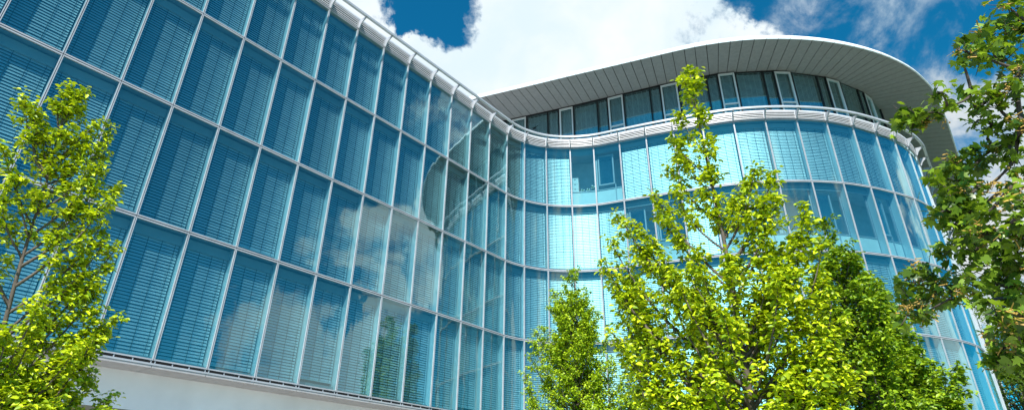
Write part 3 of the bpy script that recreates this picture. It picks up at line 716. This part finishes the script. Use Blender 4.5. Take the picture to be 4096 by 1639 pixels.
def hornbeam(name, label, base, top, tips, n_extra, crown, leaf, lmat, seed, density=1.0, group='hornbeams planted in front of the facade', lean_top=0.0, sleeve=0.22, h0=1.6, hmax=0.8):
    """base, top: trunk ends; tips: limb ends in world space; crown(h)->radius for the unseen sides"""
    R = np.random.default_rng(seed)
    root = empty(name, label, 'tree', base, group); B = Vector(base); top = Vector(top); H = top.z - B.z
    tm = MB(); br = MB(); pos = []; outd = []
    tpts = [B + (top - B) * t + Vector((R.normal(0, 0.03), R.normal(0, 0.03), 0)) * (1 if 0 < t < 1 else 0) for t in np.linspace(0, 1, 9)]
    rb = 0.0075 * H
    def trunk_at(z):
        t = min(max((z - B.z) / H, 0), 1) * 8; i = min(int(t), 7); return tpts[i].lerp(tpts[i + 1], t - i)
    tm.tube([p - B for p in tpts], [rb * (1 - 0.93 * (k / 8)) + 0.004 for k in range(9)], 'bark', 8)
    tm.tube([Vector((0, 0, -0.05)), Vector((0, 0, 0.25))], [rb * 1.35, rb * 0.98], 'bark', 8)
    limbs = [Vector(t) for t in tips]
    for i in range(n_extra):
        h = B.z + H * R.uniform(0.28, hmax); a = R.uniform(0, 2 * np.pi); rr = crown((h - B.z) / H) * R.uniform(0.55, 1.0)
        c = trunk_at(h); limbs.append(Vector((c.x + rr * math.cos(a), c.y + rr * math.sin(a), h)))
    def leafy(p0, p1, rad, cnt):
        for _ in range(cnt):
            t = R.uniform(0.1, 1) ** 0.6; p = p0.lerp(p1, t); rr = rad
            q = R.normal(0, 0.5, 3) * rr; q[2] *= 0.8
            pos.append((p.x + q[0] - B.x, p.y + q[1] - B.y, p.z + q[2] - B.z)); outd.append((q[0] / (rr + .01), q[1] / (rr + .01), 0))
    for tip in limbs:
        axp = trunk_at(tip.z); rad = (Vector((tip.x, tip.y)) - Vector((axp.x, axp.y))).length
        z0 = max(B.z + h0, tip.z - rad * R.uniform(1.0, 1.7) - 0.25); s = trunk_at(z0)
        mid = s.lerp(tip, 0.5) + Vector(((tip.x - s.x) * 0.22, (tip.y - s.y) * 0.22, -0.10 * rad)) + Vector(R.normal(0, 0.05, 3))
        L = bez(s, mid, tip, 7); ln = (tip - s).length
        r0 = 0.011 * ln + 0.006
        br.tube([p - B for p in L], [r0 * (1 - 0.85 * j / 6) for j in range(7)], 'bark', 5)
        # side twigs with leaves
        nt = max(5, int(ln * 8))
        for j in range(nt):
            t = 0.18 + 0.82 * (j + R.uniform(0, 1)) / nt
            k = min(int(t * 6), 5); p = L[k].lerp(L[k + 1], t * 6 - k)
            tl = sleeve * (1.6 - 1.0 * t) * R.uniform(0.5, 1.4); a = R.uniform(0, 2 * np.pi)
            d = (L[k + 1] - L[k]).normalized(); q = (Vector((math.cos(a), math.sin(a), R.uniform(-0.1, 0.5))).normalized() * 0.85 + d * 0.6).normalized()
            e = p + q * tl
            br.tube([p - B, e - B], [0.006, 0.0025], 'bark', 3)
            leafy(p, e, leaf * 0.95, max(3, int(R.uniform(8, 26) * density)))
        leafy(L[4], tip + (tip - L[5]).normalized() * 0.1, leaf * 0.75, int(30 * density))
    tm.build('trunk', root, True); br.build('branches', root, True)
    o = leaves_mesh('crown', pos, leaf, lmat, 'oval', 0.55, seed, root, tone=None, out=np.array(outd))
    print(name, 'leaves', len(pos))
    return root


def tips_from(lst, dist, seed):
    R = np.random.default_rng(seed); out = []
    for e in lst:
        x, y = e[0], e[1]; dd = e[2] if len(e) > 2 else 0.0
        out.append(at_dist(x, y, dist + dd + R.normal(0, 0.08)))
    return out


# large hornbeam close to the viewer
D3 = 8.74
tips3 = tips_from([(2760, 290), (2745, 340), (2795, 345), (2715, 470), (2800, 450), (2690, 560), (2830, 560), (2720, 620), (2840, 680), (2680, 680), (2700, 760), (2820, 780), (2850, 860),
    (2475, 855), (2420, 1050), (2440, 960), (2540, 895), (2620, 780), (2640, 860), (2600, 950), (2560, 1010), (2500, 1110), (2450, 1130), (2520, 1180),
    (3020, 672), (2930, 800, .3), (2990, 740), (3085, 700), (3110, 790), (3050, 830), (3070, 900), (3130, 980, .2), (3225, 830), (3240, 900), (3180, 950), (3290, 980), (3150, 1080),
    (3290, 1110), (3330, 1180), (3200, 1210), (3360, 1290), (3280, 1280), (2470, 1230), (2450, 1330), (2500, 1420), (2560, 1330), (2580, 1470), (2540, 1570), (2620, 1600),
    (3380, 1480), (3430, 1500, .2), (3300, 1420), (3330, 1560), (3200, 1500)], D3, 3)
hornbeam('hornbeam', 'tall yellow-green hornbeam with a narrow leafy spire, largest tree in front of the curved glass', (3.25, 8.15, 0), at_dist(2762, 300, D3), tips3, 46,
         lambda h: 1.45 * (1 - h) ** 0.65 + 0.05 if h > 0.35 else 1.4, 0.086, 'hornbeam_leaf', 11, 1.4, h0=1.9, hmax=0.60, sleeve=0.19)
# small one further away at the foot of the inner curve
P2 = at_dist(2288, 1085, 21.3); D2 = math.hypot(P2.x, P2.y)
tips2 = tips_from([(2288, 1085), (2265, 1150), (2310, 1160), (2275, 1110), (2300, 1115), (2280, 1190), (2320, 1220), (2260, 1270), (2245, 1230), (2345, 1280), (2355, 1170), (2210, 1160), (2200, 1230), (2170, 1310), (2380, 1330), (2390, 1250), (2130, 1360), (2120, 1420), (2150, 1330),
    (2420, 1360), (2440, 1430), (2100, 1500), (2110, 1560), (2460, 1460), (2490, 1510), (2495, 1590), (2480, 1570), (2130, 1600), (2110, 1640), (2200, 1420), (2350, 1420), (2440, 1630)], D2, 4)
hornbeam('hornbeam', 'small dense narrow hornbeam standing alone at the inner curve of the facade', (P2.x + .12, P2.y, 0), P2, tips2, 170,
         lambda h: 1.95 * (1 - h) ** 0.6 + 0.05, 0.088, 'hornbeam_leaf_mid', 12, 1.4, sleeve=0.40, h0=1.5, hmax=0.9)
# behind the big one to the right
P4 = at_dist(3295, 885, 14.0); D4 = math.hypot(P4.x, P4.y)
tips4 = tips_from([(3295, 885), (3275, 960), (3330, 950), (3355, 1000), (3390, 1060), (3340, 1110), (3300, 1050), (3250, 1150), (3400, 1080), (3370, 1180), (3200, 1250), (3290, 1300), (3350, 1290)], D4, 5)
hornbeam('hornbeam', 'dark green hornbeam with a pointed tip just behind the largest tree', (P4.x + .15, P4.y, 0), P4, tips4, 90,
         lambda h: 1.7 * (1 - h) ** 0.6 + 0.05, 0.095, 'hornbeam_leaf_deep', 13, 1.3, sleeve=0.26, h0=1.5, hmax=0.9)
P5 = at_dist(3455, 1130, 15.5); D5 = math.hypot(P5.x, P5.y)
tips5 = tips_from([(3455, 1130), (3500, 1140), (3410, 1190), (3530, 1210), (3520, 1290), (3560, 1330), (3600, 1390), (3540, 1420), (3620, 1480), (3660, 1500), (3740, 1520), (3700, 1560), (3480, 1250), (3440, 1350),
    (3380, 1300), (3640, 1600), (3830, 1470), (3810, 1540), (3790, 1610), (3850, 1580)], D5, 6)
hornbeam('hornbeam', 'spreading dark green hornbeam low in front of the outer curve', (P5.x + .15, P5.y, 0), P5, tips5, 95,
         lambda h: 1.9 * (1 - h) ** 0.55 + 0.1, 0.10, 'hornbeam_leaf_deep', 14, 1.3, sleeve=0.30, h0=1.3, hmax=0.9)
# two more of the row, hidden behind the largest but mirrored in the straight facade
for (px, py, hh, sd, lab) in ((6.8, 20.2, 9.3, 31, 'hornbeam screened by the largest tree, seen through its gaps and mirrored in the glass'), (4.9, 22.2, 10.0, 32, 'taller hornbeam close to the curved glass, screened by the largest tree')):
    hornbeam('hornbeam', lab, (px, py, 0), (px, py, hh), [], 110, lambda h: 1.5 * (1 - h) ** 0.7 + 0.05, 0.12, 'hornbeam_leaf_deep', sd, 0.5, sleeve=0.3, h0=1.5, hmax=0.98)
# left tree
D1 = 10.6
tips1 = tips_from([(270, 345), (255, 390), (310, 400), (330, 370), (100, 385), (130, 430), (165, 480), (300, 440), (280, 520), (390, 490), (350, 560), (445, 520), (420, 570), (230, 540), (150, 560), (180, 620), (390, 690), (330, 620),
    (10, 590), (60, 700), (20, 760), (210, 680), (280, 660), (250, 740), (400, 660, -.1), (470, 750), (440, 800), (380, 780), (310, 830), (150, 780), (410, 890), (470, 985), (430, 950), (350, 980), (60, 880),
    (380, 1110), (395, 1160), (330, 1100), (470, 1260), (440, 1300), (400, 1240), (340, 1330), (300, 1380), (380, 1350), (270, 1480), (265, 1550), (220, 1470), (180, 1560), (120, 1620), (210, 1620), (30, 1600), (80, 1500), (20, 1400), (150, 1380), (-60, 900), (-80, 1200), (-120, 700)], D1, 7)
B1 = at_dist(60, 1500, D1)
T1 = at_dist(235, 520, D1)
hornbeam('hornbeam', 'bright yellow-green hornbeam with open wispy top at the left edge before the straight facade', (B1.x, B1.y, 0), T1, tips1, 62,
         lambda h: 2.1 * (1 - h) ** 0.6 + 0.1 if h > .35 else 1.9, 0.080, 'hornbeam_leaf', 15, 1.35, h0=1.6, hmax=0.58, sleeve=0.18)
# far trees beyond the building
for i, (x, y, dist, rad, lab) in enumerate([(4010, 1330, 46, 2.6, 'round green tree beyond the far end of the building, upper right'), (4080, 1560, 42, 2.4, 'green tree beyond the building low at the right edge')]):
    P = at_dist(x, y, dist); root = empty('far_tree', lab, 'tree', (P.x, P.y, 0), 'trees beyond the building'); R = np.random.default_rng(50 + i)
    tm = MB(); tm.tube([(0, 0, 0), (0.1, 0, P.z * .5), (0, 0.1, P.z)], [0.3, 0.22, 0.05], 'bark', 8); pos = []
    for j in range(60):
        v = R.normal(0, 1, 3); v /= np.linalg.norm(v); v *= rad * R.uniform(0.5, 1) * np.array([1, 1, 1.25]); c = np.array([0, 0, P.z]) + v
        tm.tube([(0, 0, P.z * 0.75), tuple(c)], [0.05, 0.01], 'bark', 3)
        pos.extend(c + R.normal(0, 0.36, (110, 3)))
    tm.build('trunk', root); leaves_mesh('crown', pos, 0.17, 'far_leaf', 'oval', 0.6, 60 + i, root)

# ------------------------------------------------------------------ maple reaching in from the right, close to the viewer
BL = [(4026,24,60),(4007,99,70),(4066,80,60),(4046,139,60),(3907,171,60),(3867,207,40),(3847,163,22),(3851,250,22),(3967,191,80),(4026,239,60),(3927,223,50),(4082,278,40),(4066,310,30),(4090,119,60),
 (3617,462,42),(3668,458,38),(3601,505,20),(3649,497,36),(3708,482,28),(3744,450,26),(3788,425,20),(3768,370,30),(3728,390,20),(3887,370,46),(3967,378,46),(4058,358,60),(3907,430,44),(3987,430,50),
 (3967,497,35),(3907,485,26),(4046,490,50),(4046,569,60),(3987,589,50),(3907,601,40),(3859,609,28),(4066,629,50),(3927,633,50),(3808,641,38),(3847,668,60),(3788,688,50),(3828,728,60),(3748,728,32),
 (3800,768,50),(3887,688,50),(3927,756,28),(3808,800,60),(3887,804,50),(3947,808,22),(4046,748,32),(4026,792,40),(4086,800,40),(3748,860,38),(3808,844,60),(3887,844,60),(3947,860,36),(3828,880,60),
 (3907,919,70),(3847,959,70),(3947,939,60),(3748,999,22),(3800,999,50),(3907,1011,80),(4007,999,70),(4066,999,50),(4046,900,32),(4086,860,28),(4007,1059,60),(4066,1078,60),(3669,1078,26),(3629,1106,44),
 (3708,1106,60),(3595,1138,20),(3649,1158,60),(3748,1138,60),(3649,1210,55),(3708,1198,60),(3828,1138,60),(3808,1190,44),(3907,1150,56),(3987,1138,70),(4066,1158,60),(3927,1205,44),(4066,1222,60),
 (3629,1261,44),(3688,1255,40),(3605,1300,16),(4046,1289,70),(3987,1261,40),(4066,1368,70),(4007,1428,56),(3967,1445,34),(4007,1483,24),(4066,1436,50),(4090,500,40),(4095,680,40),(4090,960,50),(4095,1330,60)]
DM = 4.7
mp = empty('maple', 'dark green maple with orange seed clusters reaching in from the right edge', 'tree', (6.3, 3.2, 0))
MO = Vector(mp.location)
def mdist(x, y): return DM + 0.45 * math.sin(x * 0.011 + y * 0.004) + 0.3 * math.sin(y * 0.013)
pts = [at_dist(x, y, mdist(x, y)) for x, y, r in BL]
tm = MB(); trunk_pts = [MO + Vector(v) for v in ((0, 0, 0), (0.05, 0.1, 1.2), (-0.05, 0.2, 2.6), (-0.15, 0.3, 4.2), (-0.2, 0.35, 6.0))]
tm.tube([p - MO for p in trunk_pts], [0.26, 0.18, 0.15, 0.11, 0.06], 'maple_bark', 10)
tm.build('trunk', mp, True)
hubs = [(4180, 130), (4200, 420), (4190, 700), (4220, 900), (4190, 1130), (4210, 1380)]
bm_ = MB(); hp = []
for x, y in hubs:
    q = at_dist(x, y, mdist(x, y)); hp.append(q)
    z0 = max(1.6, min(q.z - 0.7, 5.4)); t = min(z0 / 6.0, 1) * 4; i = min(int(t), 3); s = trunk_pts[i].lerp(trunk_pts[i + 1], t - i)
    L = bez(s, s.lerp(q, 0.5) + Vector((0, 0, 0.25)), q, 8); bm_.tube([p - MO for p in L], [0.045 - 0.003 * j for j in range(8)], 'maple_bark', 6)
order = sorted(range(len(BL)), key=lambda i: -BL[i][0]); placed = [(q, 4200) for q in hp]
Rm = np.random.default_rng(21); mpos = []; msz = []; mtone = []; spos = []
for i in order:
    p = pts[i]; x, y, r = BL[i]
    q = min(placed, key=lambda e: (e[0] - p).length + (0 if e[1] > x + 5 else 9))[0]
    mid = q.lerp(p, 0.5) + Vector(Rm.normal(0, 0.04, 3)); L = bez(q, mid, p, 5); ln = (p - q).length
    wd = 0.006 + 0.012 * max(0, (x - 3600) / 500); bm_.tube([v - MO for v in L], [wd, wd * .9, wd * .8, wd * .65, wd * .5], 'maple_bark', 5)
    placed.append((p, x))
    sc = (p - Vector((0, 0, CAMZ))).length / FPX; rad = r * sc
    n = int(8 + (r / 22.0) ** 2 * 4.2)
    for k in range(n):
        v = Rm.normal(0, 0.40, 3) * rad * np.array([1, 1.3, 0.9]); mpos.append(np.array(p - MO) + v); msz.append(0.063 if r > 30 else 0.056)
    if r > 25:
        for k in range(int(r / 12)):
            e = p + Vector(Rm.normal(0, 0.5, 3)) * rad; bm_.tube([p - MO, e - MO], [0.004, 0.002], 'maple_bark', 3)
        if Rm.uniform() < 0.42:
            for k in range(Rm.integers(2, 5)): spos.append(p - MO + Vector(Rm.normal(0, 0.45, 3)) * rad)
for (x, y), q in zip(hubs, hp):       # the rest of the crown, between the trunk and the branches in view
    for j in range(16):
        t = Rm.uniform(0.25, 1.0); c = trunk_pts[3].lerp(q, t) if j % 2 else trunk_pts[2].lerp(q, t)
        e = c + Vector((Rm.uniform(0.1, 0.9), Rm.normal(0, 0.5), Rm.normal(0.1, 0.45)))
        v = e - Vector((0, 0, CAMZ)); dx = v.dot(CR) / max(v.dot(CF), 0.05) * FPX + 2048
        if v.dot(CF) > 0.3 and dx < 4250: continue
        if v.length < 1.5: continue
        bm_.tube([c - MO, e - MO], [0.014, 0.005], 'maple_bark', 4)
        for k in range(70):
            mpos.append(np.array(e - MO) + Rm.normal(0, 0.16, 3)); msz.append(0.066)
bm_.build('branches', mp, True)
leaves_mesh('crown', mpos, np.array(msz), 'maple_leaf', 'maple', 0.9, 22, mp, width=0.95)
sm = MB()
for p in spos:
    for j in range(7):
        q = p + Vector(Rm.normal(0, 0.022, 3)); a = Vector(Rm.normal(0, 1, 3)).normalized(); b = a.orthogonal().normalized()
        sm.add([q, q + a * 0.012 + b * 0.007, q + a * 0.046 + b * 0.006, q + a * 0.046 - b * 0.009, q + a * 0.012 - b * 0.006], [(0, 1, 2, 3, 4)], 'seed')
        sm.box(q, (0.008, 0.008, 0.008), 'seed')
sm.build('seed_clusters', mp)
print('maple leaves', len(mpos), 'bays', len(joints))
